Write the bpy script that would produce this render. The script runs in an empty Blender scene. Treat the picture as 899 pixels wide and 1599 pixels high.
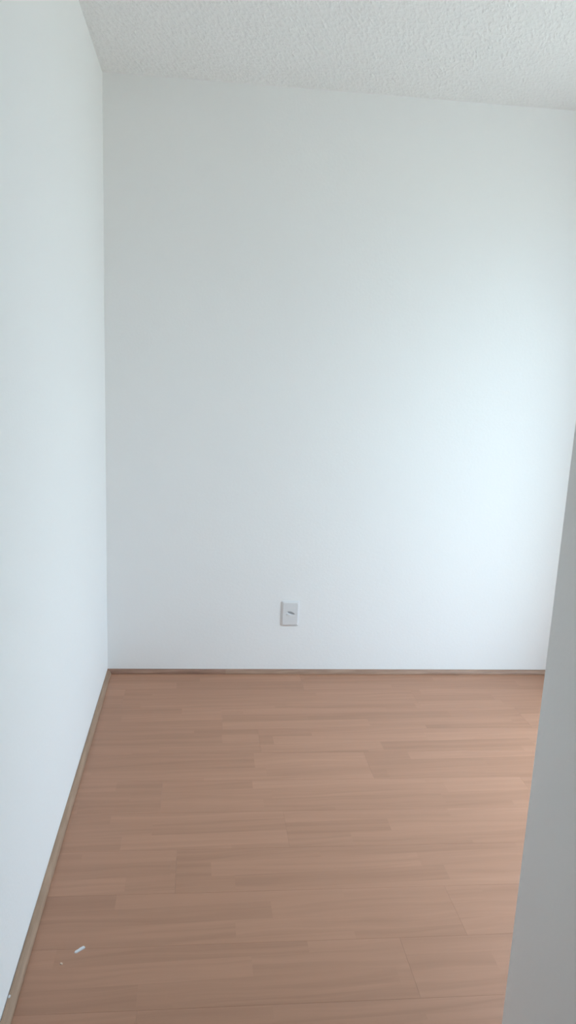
import bpy, bmesh, math, random
from mathutils import Vector, Matrix
random.seed(7)
S = bpy.context.scene
C = S.collection

# ------------------------------------------------------------------ camera
IMG_W, IMG_H = 899.0, 1599.0
F_PX = 1096.4
YAW, PITCH, ROLL = math.radians(7.509), math.radians(11.396), math.radians(2.482)
CAM = Vector((0.4033, 0.0, 1.4216))
fw = Vector((math.sin(YAW)*math.cos(PITCH), math.cos(YAW)*math.cos(PITCH), -math.sin(PITCH)))
rt = Vector((math.cos(YAW), -math.sin(YAW), 0.0))
up = rt.cross(fw)
rt2 = rt*math.cos(ROLL) + up*math.sin(ROLL)
up2 = up*math.cos(ROLL) - rt*math.sin(ROLL)
cd = bpy.data.cameras.new('camera')
cam = bpy.data.objects.new('camera', cd)
C.objects.link(cam)
cam.matrix_world = Matrix(((rt2.x, up2.x, -fw.x, CAM.x), (rt2.y, up2.y, -fw.y, CAM.y),
                           (rt2.z, up2.z, -fw.z, CAM.z), (0, 0, 0, 1)))
cd.sensor_fit = 'VERTICAL'
cd.sensor_height = 36.0
cd.lens = 36.0*F_PX/IMG_H
cd.clip_start = 0.02
S.camera = cam

# ------------------------------------------------------------------ room size
D = 3.1477         # back wall, at its corner with the left wall
SKEW = -0.033      # the back wall and the planks run slightly out of square
H = 2.55           # ceiling height
W = 2.4           # window wall
HALL_X, HALL_Y = 1.0474, 1.15      # free corner of the hall wall
Y0 = -1.5          # end of the hall behind the camera
WIN_Y0, WIN_Y1, WIN_Z0, WIN_Z1 = 1.48, 2.54, 0.06, 2.2

# ------------------------------------------------------------------ sky, daylight portal, exposure
w = bpy.data.worlds.new('sky')
S.world = w
w.use_nodes = True
bg = w.node_tree.nodes['Background']
bg.inputs['Color'].default_value = (0.64, 0.81, 1.0, 1)
# evenly overcast sky: brightness rises from horizon to zenith, the same all round
wt = w.node_tree
tcw = wt.nodes.new('ShaderNodeTexCoord')
spw = wt.nodes.new('ShaderNodeSeparateXYZ')
mrw = wt.nodes.new('ShaderNodeMapRange')
wt.links.new(tcw.outputs['Generated'], spw.inputs[0])
wt.links.new(spw.outputs['Z'], mrw.inputs['Value'])
mrw.inputs['To Min'].default_value = 4.6
mrw.inputs['To Max'].default_value = 13.8
wt.links.new(mrw.outputs['Result'], bg.inputs['Strength'])
pl = bpy.data.lights.new('window_portal', 'AREA')
pl.shape = 'RECTANGLE'
pl.size, pl.size_y = WIN_Y1-WIN_Y0, WIN_Z1-WIN_Z0
pl.cycles.is_portal = True
po = bpy.data.objects.new('window_portal', pl)
C.objects.link(po)
po.location = (W+0.16, (WIN_Y0+WIN_Y1)/2, (WIN_Z0+WIN_Z1)/2)
po.rotation_euler = (math.radians(90), 0, math.radians(90))     # faces -x, into the room
S.view_settings.view_transform = 'Standard'
S.view_settings.look = 'None'
S.view_settings.gamma = 1.0
S.view_settings.use_curve_mapping = False
S.view_settings.exposure = 0.48
S.cycles.max_bounces = 14
S.cycles.diffuse_bounces = 10
S.cycles.glossy_bounces = 4
S.cycles.sample_clamp_indirect = 8.0

# ------------------------------------------------------------------ materials
class NT:
    def __init__(self, name):
        self.m = bpy.data.materials.new(name)
        self.m.use_nodes = True
        self.t = self.m.node_tree
        self.b = self.t.nodes['Principled BSDF']
    def n(self, kind, **kw):
        nd = self.t.nodes.new(kind)
        for k, v in kw.items():
            setattr(nd, k, v)
        return nd
    def l(self, a, b):
        self.t.links.new(a, b)
    def math(self, op, a, b=None):
        nd = self.n('ShaderNodeMath', operation=op)
        for i, v in enumerate((a, b)):
            if v is None:
                continue
            if isinstance(v, (int, float)):
                nd.inputs[i].default_value = v
            else:
                self.l(v, nd.inputs[i])
        return nd.outputs[0]

def paint(name, col, rough, scale, bump):
    k = NT(name)
    k.b.inputs['Base Color'].default_value = (*col, 1)
    k.b.inputs['Roughness'].default_value = rough
    k.b.inputs['Specular IOR Level'].default_value = 0.3
    g = k.n('ShaderNodeNewGeometry')
    no = k.n('ShaderNodeTexNoise')
    no.inputs['Scale'].default_value = scale
    no.inputs['Detail'].default_value = 3
    k.l(g.outputs['Position'], no.inputs['Vector'])
    bp = k.n('ShaderNodeBump')
    bp.inputs['Strength'].default_value = 1.0
    bp.inputs['Distance'].default_value = bump
    k.l(no.outputs['Fac'], bp.inputs['Height'])
    k.l(bp.outputs['Normal'], k.b.inputs['Normal'])
    return k.m

def plain(name, col, rough=0.5, spec=0.5):
    k = NT(name)
    g = k.n('ShaderNodeNewGeometry')
    no = k.n('ShaderNodeTexNoise')
    no.inputs['Scale'].default_value = 120
    k.l(g.outputs['Position'], no.inputs['Vector'])
    mx = k.n('ShaderNodeMix', data_type='RGBA')
    k.l(no.outputs['Fac'], mx.inputs['Factor'])
    mx.inputs['A'].default_value = (*[c*0.97 for c in col], 1)
    mx.inputs['B'].default_value = (*[min(1, c*1.03) for c in col], 1)
    k.l(mx.outputs['Result'], k.b.inputs['Base Color'])
    k.b.inputs['Roughness'].default_value = rough
    k.b.inputs['Specular IOR Level'].default_value = spec
    return k.m

M_WALL = paint('white_wall_paint', (0.885, 0.877, 0.866), 0.62, 90, 0.0004)

def ceiling_mat():
    k = NT('white_sprayed_ceiling')
    k.b.inputs['Base Color'].default_value = (0.855, 0.845, 0.835, 1)
    k.b.inputs['Roughness'].default_value = 0.75
    k.b.inputs['Specular IOR Level'].default_value = 0.25
    g = k.n('ShaderNodeNewGeometry')
    m0 = k.n('ShaderNodeMapping')
    m0.inputs['Rotation'].default_value = (0, 0, math.radians(28))
    k.l(g.outputs['Position'], m0.inputs['Vector'])
    mp = k.n('ShaderNodeMapping')
    mp.inputs['Scale'].default_value = (1.0, 0.42, 1.0)
    k.l(m0.outputs['Vector'], mp.inputs['Vector'])
    n1 = k.n('ShaderNodeTexNoise')
    n1.inputs['Scale'].default_value = 95
    n1.inputs['Detail'].default_value = 2.5
    n1.inputs['Roughness'].default_value = 0.55
    k.l(mp.outputs['Vector'], n1.inputs['Vector'])
    rp = k.n('ShaderNodeMapRange')
    rp.inputs['From Min'].default_value = 0.42
    rp.inputs['From Max'].default_value = 0.68
    k.l(n1.outputs['Fac'], rp.inputs['Value'])
    bp = k.n('ShaderNodeBump')
    bp.inputs['Strength'].default_value = 1.0
    bp.inputs['Distance'].default_value = 0.0022
    k.l(rp.outputs['Result'], bp.inputs['Height'])
    k.l(bp.outputs['Normal'], k.b.inputs['Normal'])
    return k.m

M_CEIL = ceiling_mat()

STRIP = 0.179/3

def laminate():
    """Three-strip beech laminate: each board is printed with three rows of short staves."""
    k = NT('beech_strip_laminate')
    tc = k.n('ShaderNodeTexCoord')
    oi = k.n('ShaderNodeObjectInfo')
    sp = k.n('ShaderNodeSeparateXYZ')
    k.l(tc.outputs['Object'], sp.inputs[0])
    row = k.math('FLOOR', k.math('DIVIDE', sp.outputs['Y'], STRIP))
    rid = k.math('ADD', k.math('MULTIPLY', oi.outputs['Random'], 317.0), row)
    wn = k.n('ShaderNodeTexWhiteNoise', noise_dimensions='1D')
    k.l(rid, wn.inputs['W'])
    seg = k.math('FLOOR', k.math('ADD', k.math('DIVIDE', sp.outputs['X'], 0.62), k.math('MULTIPLY', wn.outputs['Value'], 3.0)))
    sid = k.math('ADD', k.math('MULTIPLY', seg, 7.31), rid)
    wn2 = k.n('ShaderNodeTexWhiteNoise', noise_dimensions='1D')
    k.l(sid, wn2.inputs['W'])
    # grain
    off = k.n('ShaderNodeCombineXYZ')
    k.l(k.math('MULTIPLY', sp.outputs['X'], 1.6), off.inputs['X'])
    wv = k.n('ShaderNodeCombineXYZ')
    k.l(k.math('MULTIPLY', sp.outputs['X'], 2.6), wv.inputs['X'])
    k.l(k.math('MULTIPLY', sp.outputs['Y'], 6.0), wv.inputs['Y'])
    k.l(k.math('MULTIPLY', wn2.outputs['Value'], 91.0), wv.inputs['Z'])
    wp = k.n('ShaderNodeTexNoise')
    wp.inputs['Scale'].default_value = 1.0
    wp.inputs['Detail'].default_value = 1.0
    k.l(wv.outputs[0], wp.inputs['Vector'])
    yy = k.math('ADD', sp.outputs['Y'], k.math('MULTIPLY', wp.outputs['Fac'], 0.05))
    k.l(k.math('MULTIPLY', yy, 44.0), off.inputs['Y'])
    k.l(k.math('MULTIPLY', wn2.outputs['Value'], 57.0), off.inputs['Z'])
    gr = k.n('ShaderNodeTexNoise')
    gr.inputs['Scale'].default_value = 1.0
    gr.inputs['Detail'].default_value = 5
    gr.inputs['Roughness'].default_value = 0.55
    gr.inputs['Distortion'].default_value = 0.5
    k.l(off.outputs[0], gr.inputs['Vector'])
    fac = k.math('ADD', k.math('MULTIPLY', gr.outputs['Fac'], 0.74), k.math('MULTIPLY', wn2.outputs['Value'], 0.26))
    cr = k.n('ShaderNodeValToRGB')
    e = cr.color_ramp.elements
    e[0].position = 0.25
    e[0].color = FLOOR_DARK
    e[1].position = 0.78
    e[1].color = FLOOR_LIGHT
    k.l(fac, cr.inputs['Fac'])
    k.l(cr.outputs['Color'], k.b.inputs['Base Color'])
    rr = k.n('ShaderNodeMapRange')
    rr.inputs['To Min'].default_value = 0.42
    rr.inputs['To Max'].default_value = 0.50
    k.l(gr.outputs['Fac'], rr.inputs['Value'])
    k.l(rr.outputs['Result'], k.b.inputs['Roughness'])
    k.b.inputs['Specular IOR Level'].default_value = 0.6
    bp = k.n('ShaderNodeBump')
    bp.inputs['Distance'].default_value = 0.00012
    k.l(gr.outputs['Fac'], bp.inputs['Height'])
    k.l(bp.outputs['Normal'], k.b.inputs['Normal'])
    return k.m

FLOOR_DARK = (0.360, 0.176, 0.104, 1)
FLOOR_LIGHT = (0.480, 0.245, 0.152, 1)
M_FLOOR = laminate()

def moulding_mat(name, dark, light, axis):
    k = NT(name)
    tc = k.n('ShaderNodeTexCoord')
    mp = k.n('ShaderNodeMapping')
    mp.inputs['Scale'].default_value = (7, 90, 90) if axis == 'X' else (90, 7, 90)
    k.l(tc.outputs['Object'], mp.inputs['Vector'])
    no = k.n('ShaderNodeTexNoise')
    no.inputs['Scale'].default_value = 1.0
    no.inputs['Detail'].default_value = 4
    k.l(mp.outputs['Vector'], no.inputs['Vector'])
    cr = k.n('ShaderNodeValToRGB')
    cr.color_ramp.elements[0].position = 0.3
    cr.color_ramp.elements[0].color = (*dark, 1)
    cr.color_ramp.elements[1].position = 0.7
    cr.color_ramp.elements[1].color = (*light, 1)
    k.l(no.outputs['Fac'], cr.inputs['Fac'])
    k.l(cr.outputs['Color'], k.b.inputs['Base Color'])
    k.b.inputs['Roughness'].default_value = 0.5
    return k.m

M_TRIM_X = moulding_mat('beech_moulding', (0.28, 0.160, 0.105), (0.41, 0.255, 0.180), 'X')
M_TRIM_XR = moulding_mat('reddish_moulding', (0.22, 0.115, 0.075), (0.36, 0.205, 0.14), 'X')
M_TRIM_Y = moulding_mat('tan_moulding', (0.29, 0.178, 0.115), (0.40, 0.262, 0.178), 'Y')
M_PLASTIC = plain('white_plastic', (0.74, 0.735, 0.735), 0.35, 0.5)
M_SLOT = plain('grey_slot', (0.42, 0.42, 0.43), 0.6)
M_SLAB = plain('grey_screed', (0.20, 0.15, 0.12), 0.9)
M_CHIP = plain('white_plaster_chip', (0.72, 0.72, 0.74), 0.7)
M_CRUMB = plain('pale_crumb', (0.80, 0.62, 0.50), 0.8)
M_FRAME = plain('white_aluminium', (0.78, 0.78, 0.78), 0.4)
M_DOOR = plain('white_door_paint', (0.74, 0.74, 0.72), 0.45)
M_STEEL = plain('brushed_steel', (0.55, 0.55, 0.55), 0.3)
M_STEEL.node_tree.nodes['Principled BSDF'].inputs['Metallic'].default_value = 1.0
M_GROUND = plain('outdoor_ground', (0.40, 0.355, 0.285), 0.9)

def glass_mat():
    k = NT('window_glass')
    out = k.t.nodes['Material Output']
    tr = k.n('ShaderNodeBsdfTransparent')
    tr.inputs['Color'].default_value = (0.93, 0.96, 0.95, 1)
    gl = k.n('ShaderNodeBsdfGlossy')
    gl.inputs['Roughness'].default_value = 0.02
    lw = k.n('ShaderNodeLayerWeight')
    lw.inputs['Blend'].default_value = 0.5
    sch = k.math('ADD', k.math('MULTIPLY', k.math('POWER', lw.outputs['Facing'], 5.0), 0.96), 0.04)
    mx = k.n('ShaderNodeMixShader')
    k.l(sch, mx.inputs[0])
    k.l(tr.outputs[0], mx.inputs[1])
    k.l(gl.outputs[0], mx.inputs[2])
    k.l(mx.outputs[0], out.inputs['Surface'])
    return k.m

M_GLASS = glass_mat()

# ------------------------------------------------------------------ helpers
def link(name, bm, mat, parent=None, smooth=False):
    bmesh.ops.recalc_face_normals(bm, faces=bm.faces[:])
    me = bpy.data.meshes.new(name)
    bm.to_mesh(me)
    bm.free()
    me.materials.append(mat)
    if smooth:
        for p in me.polygons:
            p.use_smooth = True
    o = bpy.data.objects.new(name, me)
    C.objects.link(o)
    o.parent = parent
    return o

def empty(name, loc=(0, 0, 0)):
    o = bpy.data.objects.new(name, None)
    C.objects.link(o)
    o.location = loc
    return o

def tag(o, label, cat, kind=None, group=None):
    o['label'] = label
    o['category'] = cat
    if kind:
        o['kind'] = kind
    if group:
        o['group'] = group
    return o

def box(bm, x0, x1, y0, y1, z0, z1, bev=0.0):
    g = bmesh.ops.create_cube(bm, size=1.0)
    for v in g['verts']:
        v.co = Vector((x0+(v.co.x+.5)*(x1-x0), y0+(v.co.y+.5)*(y1-y0), z0+(v.co.z+.5)*(z1-z0)))
    if bev > 0:
        es = list({e for v in g['verts'] for e in v.link_edges})
        bmesh.ops.bevel(bm, geom=es, offset=bev, segments=1, affect='EDGES')

def boxes(name, lst, mat, parent=None, bev=0.0):
    bm = bmesh.new()
    for b in lst:
        box(bm, *b, bev=bev)
    return link(name, bm, mat, parent)

# ------------------------------------------------------------------ the setting
T = 0.15
tag(boxes('wall_left', [(-T, 0, Y0-T, D+T, -0.1, H)], M_WALL),
    'plain white painted wall running along the hall and room, opposite the window', 'wall', 'structure')
bm = bmesh.new()
box(bm, 0, W, D, D+T+0.05, -0.1, H)
for v in bm.verts:
    v.co.y += SKEW*v.co.x
tag(link('wall_back', bm, M_WALL),
    'plain white painted wall that carries the socket plate', 'wall', 'structure')
tag(boxes('wall_right', [(W, W+T, HALL_Y-0.12, WIN_Y0, -0.1, H), (W, W+T, WIN_Y1, D+T, -0.1, H),
                         (W, W+T, WIN_Y0, WIN_Y1, -0.1, WIN_Z0), (W, W+T, WIN_Y0, WIN_Y1, WIN_Z1, H)], M_WALL),
    'white painted wall with the window opening in it', 'wall', 'structure')
bm = bmesh.new()
box(bm, HALL_X, HALL_X+0.12, Y0, HALL_Y, -0.1, H)
es = [e for e in bm.edges if all(abs(v.co.y-HALL_Y) < 1e-5 and abs(v.co.x-HALL_X) < 1e-5 for v in e.verts)]
bmesh.ops.bevel(bm, geom=es, offset=0.003, segments=3, affect='EDGES')
tag(link('wall_hall', bm, M_WALL),
    'grey-looking shaded hall wall ending in a sharp vertical corner in front of the room', 'wall', 'structure')
tag(boxes('wall_near', [(HALL_X+0.12, W, HALL_Y-0.12, HALL_Y, -0.1, H)], M_WALL),
    'white return wall facing the wall with the socket plate', 'wall', 'structure')
DOOR_X0, DOOR_X1, DOOR_H = 0.14, 0.94, 2.10
tag(boxes('wall_front', [(0, DOOR_X0, Y0-T, Y0, -0.1, H), (DOOR_X1, HALL_X+0.12, Y0-T, Y0, -0.1, H),
                         (DOOR_X0, DOOR_X1, Y0-T, Y0, DOOR_H, H)], M_WALL),
    'white end wall of the hall with a door in it', 'wall', 'structure')
tag(boxes('ceiling', [(-T, W+T, Y0-T, D+T, H, H+0.12)], M_CEIL),
    'white ceiling with a rough sprayed stipple finish', 'ceiling', 'structure')

# floor: screed slab with laminate planks laid across the room
PT = 0.008
floor = tag(boxes('floor', [(-T, W+T, Y0-T, D+T, -0.10, -PT)], M_SLAB),
            'beech strip laminate floor laid parallel to the wall with the socket plate', 'floor', 'structure')
PW, PL = 0.179, 1.29
plank_mesh = {}
def plank(x0, x1, y0, y1):
    key = (round(x1-x0, 4), round(y1-y0, 4))
    if key not in plank_mesh:
        bm = bmesh.new()
        g = 0.0001
        box(bm, g, key[0]-g, g, key[1]-g, -PT, 0, bev=0.00022)
        for v in bm.verts:
            v.co.y += SKEW*v.co.x
        bmesh.ops.recalc_face_normals(bm, faces=bm.faces[:])
        me = bpy.data.meshes.new('plank')
        bm.to_mesh(me)
        bm.free()
        me.materials.append(M_FLOOR)
        plank_mesh[key] = me
    o = bpy.data.objects.new('plank', plank_mesh[key])
    C.objects.link(o)
    o.parent = floor
    o.location = (x0, y0+SKEW*x0, 0)

JOINT = {-1: 0.94, 0: 1.12, 2: 0.70, 1: 0.36, 3: 0.30, 4: 1.05, 5: 0.66, 6: 0.52, 7: 0.10, 8: 0.90}
for r in range(-17, 10):
    ya = 1.536 + r*PW
    yb = min(ya+PW, D-0.004)
    ya = max(ya, Y0+0.10)
    if yb-ya < 0.02:
        continue
    xmax = W-0.004 if ya > HALL_Y+0.02 else HALL_X-0.002
    j = JOINT.get(r, random.uniform(0, PL)) % PL
    xs = [0.004] + [q for q in (j, j+PL, j+2*PL) if 0.06 < q < xmax-0.06] + [xmax]
    for a, b in zip(xs, xs[1:]):
        plank(a, b, ya, yb)

# quarter-round mouldings
QR = 0.0185
def quarter(name, a, b, axis, mat, parent, bow=0.0, wob=0.0, z=0.0006, gap=0.0):
    """Quarter-round strip from a to b against a wall; bow lifts it off the wall mid-way."""
    bm = bmesh.new()
    n = 24
    rings = []
    prof = [(0, 0)] + [(QR*math.cos(t), QR*math.sin(t)) for t in [i*math.pi/2/6 for i in range(7)]]
    for i in range(n+1):
        u = i/n
        s = a + (b-a)*u
        off = gap + bow*math.sin(math.pi*u) + wob*math.sin(5.0*s+1.0)
        ring = []
        for (p, q) in prof:
            if axis == 'X':
                ring.append(bm.verts.new((s, D+SKEW*s-off-p, z+q)))
            elif axis == 'Y':
                ring.append(bm.verts.new((off+p, s, z+q)))
            elif axis == 'R':
                ring.append(bm.verts.new((W-off-p, s, z+q)))
            elif axis == 'H':
                ring.append(bm.verts.new((HALL_X-off-p, s, z+q)))
            else:
                ring.append(bm.verts.new((s, HALL_Y+off+p, z+q)))
        rings.append(ring)
    m = len(prof)
    for r0, r1 in zip(rings, rings[1:]):
        for k in range(m):
            bm.faces.new((r0[k], r0[(k+1) % m], r1[(k+1) % m], r1[k]))
    bm.faces.new(rings[0])
    bm.faces.new(rings[-1])
    return link(name, bm, mat, parent)

bb = tag(empty('baseboard_back', (0, 0, 0)), 'thin brown quarter-round moulding under the socket plate', 'baseboard', 'structure')
quarter('moulding', 0.0, 0.405, 'X', M_TRIM_XR, bb)
quarter('moulding', 0.405, 0.5495, 'X', M_TRIM_XR, bb, z=0.0003)
quarter('moulding', 0.5495, 2.019, 'X', M_TRIM_X, bb)
quarter('moulding', 2.019, W, 'X', M_TRIM_X, bb, z=0.0004)
bl = tag(empty('baseboard_left', (0, 0, 0)), 'thin tan quarter-round moulding along the foot of the wall opposite the window', 'baseboard', 'structure')
quarter('moulding', 1.582, D-QR, 'Y', M_TRIM_Y, bl, wob=0.0007, gap=0.0007)
quarter('moulding', -0.4, 1.582, 'Y', M_TRIM_Y, bl, wob=0.0007, gap=0.0007)
quarter('moulding', Y0, -0.4, 'Y', M_TRIM_Y, bl)
br = tag(empty('baseboard_right', (0, 0, 0)), 'thin brown quarter-round moulding below the window', 'baseboard', 'structure')
quarter('moulding', HALL_Y, D+SKEW*W-QR, 'R', M_TRIM_Y, br)
bn = tag(empty('baseboard_near', (0, 0, 0)), 'thin brown quarter-round moulding facing the socket wall', 'baseboard', 'structure')
quarter('moulding', HALL_X+0.003, W-QR, 'N', M_TRIM_X, bn)
bh = tag(empty('baseboard_hall', (0, 0, 0)), 'thin brown quarter-round moulding along the shaded hall wall', 'baseboard', 'structure')
quarter('moulding', Y0, HALL_Y-0.003, 'H', M_TRIM_Y, bh)

# ------------------------------------------------------------------ window (out of frame, lights the room)
win = tag(empty('window_1', (W, (WIN_Y0+WIN_Y1)/2, WIN_Z0)), 'tall white aluminium sliding window with two glass sashes', 'window', 'structure')
def wpart(name, lst, mat, parent=win):
    o = boxes(name, lst, mat, None, 0.002 if mat is M_FRAME else 0.0)
    o.parent = parent
    if parent is win:
        o.matrix_parent_inverse = Matrix.Translation(-Vector(win.location))
    return o
fx0, fx1, fwid = W+0.04, W+0.12, 0.04
wpart('window_frame', [(fx0, fx1, WIN_Y0, WIN_Y0+fwid, WIN_Z0, WIN_Z1), (fx0, fx1, WIN_Y1-fwid, WIN_Y1, WIN_Z0, WIN_Z1),
                       (fx0, fx1, WIN_Y0+fwid, WIN_Y1-fwid, WIN_Z0, WIN_Z0+fwid), (fx0, fx1, WIN_Y0+fwid, WIN_Y1-fwid, WIN_Z1-fwid, WIN_Z1)], M_FRAME)
ym = (WIN_Y0+WIN_Y1)/2
for (a, b, xx) in ((WIN_Y0+fwid, ym+0.02, W+0.055), (ym-0.02, WIN_Y1-fwid, W+0.085)):
    z0, z1, q = WIN_Z0+fwid, WIN_Z1-fwid, 0.035
    sash = wpart('sash', [(xx, xx+0.022, a, a+q, z0, z1), (xx, xx+0.022, b-q, b, z0, z1),
                          (xx, xx+0.022, a+q, b-q, z0, z0+q), (xx, xx+0.022, a+q, b-q, z1-q, z1)], M_FRAME)
    gp = boxes('pane', [(xx+0.009, xx+0.013, a+q, b-q, z0+q, z1-q)], M_GLASS)
    gp.parent = sash
wpart('window_sill', [(W-0.004, W+0.04, WIN_Y0, WIN_Y1, WIN_Z0, WIN_Z0+0.012)], M_FRAME)

# ------------------------------------------------------------------ hall door behind the camera
dr = tag(empty('door_1', (DOOR_X0, Y0, 0)), 'white flush door closing the hall', 'door', 'structure')
def dpart(name, lst, mat, bev=0.0):
    o = boxes(name, lst, mat, None, bev)
    o.parent = dr
    o.matrix_parent_inverse = Matrix.Translation(-Vector(dr.location))
    return o
dpart('door_leaf', [(DOOR_X0+0.03, DOOR_X1-0.03, Y0-0.06, Y0-0.025, 0.006, DOOR_H-0.03)], M_DOOR, 0.002)
dpart('door_frame', [(DOOR_X0, DOOR_X0+0.03, Y0-T, Y0+0.01, 0, DOOR_H), (DOOR_X1-0.03, DOOR_X1, Y0-T, Y0+0.01, 0, DOOR_H),
                     (DOOR_X0+0.03, DOOR_X1-0.03, Y0-T, Y0+0.01, DOOR_H-0.03, DOOR_H)], M_DOOR, 0.002)
dpart('door_handle', [(DOOR_X1-0.10, DOOR_X1-0.08, Y0-0.025, Y0+0.03, 1.03, 1.05), (DOOR_X1-0.20, DOOR_X1-0.08, Y0+0.02, Y0+0.035, 1.03, 1.05)], M_STEEL, 0.003)

# ------------------------------------------------------------------ ground outside
tag(boxes('ground', [(-60, 60, -60, 60, -3.2, -3.0)], M_GROUND), 'open ground outside below the window', 'ground', 'structure')

# ------------------------------------------------------------------ socket plate on the back wall
PX, PZ = 0.8455, 0.300
plate = tag(empty('wall_socket_plate', (PX, D+SKEW*PX, PZ)), 'small white plastic cable outlet plate low on the blank wall', 'wall plate')
plate.rotation_euler = (0, 0, math.atan(SKEW))
def rrect(hx, hz, rad, n):
    """n points of a rounded rectangle, by angle, centred on zero."""
    pts = []
    for i in range(n):
        a = 2*math.pi*(i+0.5)/n
        c, s = math.cos(a), math.sin(a)
        p = 14.0
        k = (abs(c/hx)**p + abs(s/hz)**p)**(-1.0/p)
        pts.append((c*k, s*k))
    return pts
def loft(name, levels, mat, parent, cap0=True, cap1=True, smooth=False):
    """levels: list of (points, depth towards the room)."""
    bm = bmesh.new()
    rings = [[bm.verts.new((x, -d, z)) for x, z in pts] for pts, d in levels]
    n = len(rings[0])
    for r0, r1 in zip(rings, rings[1:]):
        for i in range(n):
            bm.faces.new((r0[i], r0[(i+1) % n], r1[(i+1) % n], r1[i]))
    if cap0:
        bm.faces.new(rings[0])
    if cap1:
        bm.faces.new(rings[-1])
    return link(name, bm, mat, parent, smooth)
N = 48
def ell(a, b, rot=0.0, cx=0.0, cz=0.0):
    out = []
    for i in range(N):
        t = 2*math.pi*(i+0.5)/N
        x, z = a*math.cos(t-rot), b*math.sin(t-rot)
        out.append((cx+x*math.cos(rot)-z*math.sin(rot), cz+x*math.sin(rot)+z*math.cos(rot)))
    return out
TILT = math.radians(-17)
SC = (0.003, 0.0035)
loft('cover', [(rrect(0.0435, 0.0625, 0.004, N), 0.0), (rrect(0.0435, 0.0625, 0.004, N), 0.0025),
               (rrect(0.0345, 0.0535, 0.003, N), 0.0068),
               (ell(0.0190, 0.0065, TILT, *SC), 0.0068), (ell(0.0180, 0.0058, TILT, *SC), 0.0028)],
     M_PLASTIC, plate, cap1=False)
slot = loft('cable_slot', [(ell(0.0180, 0.0058, TILT, *SC), 0.0022), (ell(0.0180, 0.0058, TILT, *SC), 0.0028)], M_SLOT, plate)
slot['label'] = 'dark slanted slot'
lip = loft('slot_tongue', [(ell(0.0120, 0.0042, TILT, -0.006, -0.0065), 0.0066), (ell(0.0105, 0.0032, TILT, -0.006, -0.0060), 0.0098)], M_PLASTIC, plate)

# ------------------------------------------------------------------ debris on the floor
def sliver(name, loc, ang, L, Wd, Th, mat, seed):
    rnd = random.Random(seed)
    bm = bmesh.new()
    n = 14
    top, bot = [], []
    for i in range(n):
        t = 2*math.pi*i/n
        p = 9.0
        k = (abs(math.cos(t))**p + abs(math.sin(t))**p)**(-1/p)
        x, y = L/2*math.cos(t)*k*(1+rnd.uniform(-.06, .06)), Wd/2*math.sin(t)*k*(1+rnd.uniform(-.15, .15))
        bot.append(bm.verts.new((x, y, 0)))
        top.append(bm.verts.new((x*.93, y*.85, Th*(1+rnd.uniform(-.25, .25)))))
    for i in range(n):
        bm.faces.new((bot[i], bot[(i+1) % n], top[(i+1) % n], top[i]))
    bm.faces.new(bot)
    bm.faces.new(top)
    o = link(name, bm, mat)
    o.location = loc
    o.rotation_euler = (0, 0, ang)
    return o
tag(sliver('plaster_chip', (0.135, 1.528, 0), math.atan2(0.017, 0.021), 0.028, 0.0085, 0.0022, M_CHIP, 1),
    'flat white oblong chip lying on the laminate floor', 'debris')
tag(sliver('dust_crumb', (0.098, 1.489, 0), -0.5, 0.0065, 0.0045, 0.002, M_CRUMB, 2),
    'tiny pale crumb on the floor beside the white chip', 'debris')
tag(sliver('paint_blob', (0.0040, 1.388, QR+0.0004), 1.4, 0.008, 0.0045, 0.002, M_CHIP, 3),
    'small white paint blob stuck on top of the tan moulding', 'debris')
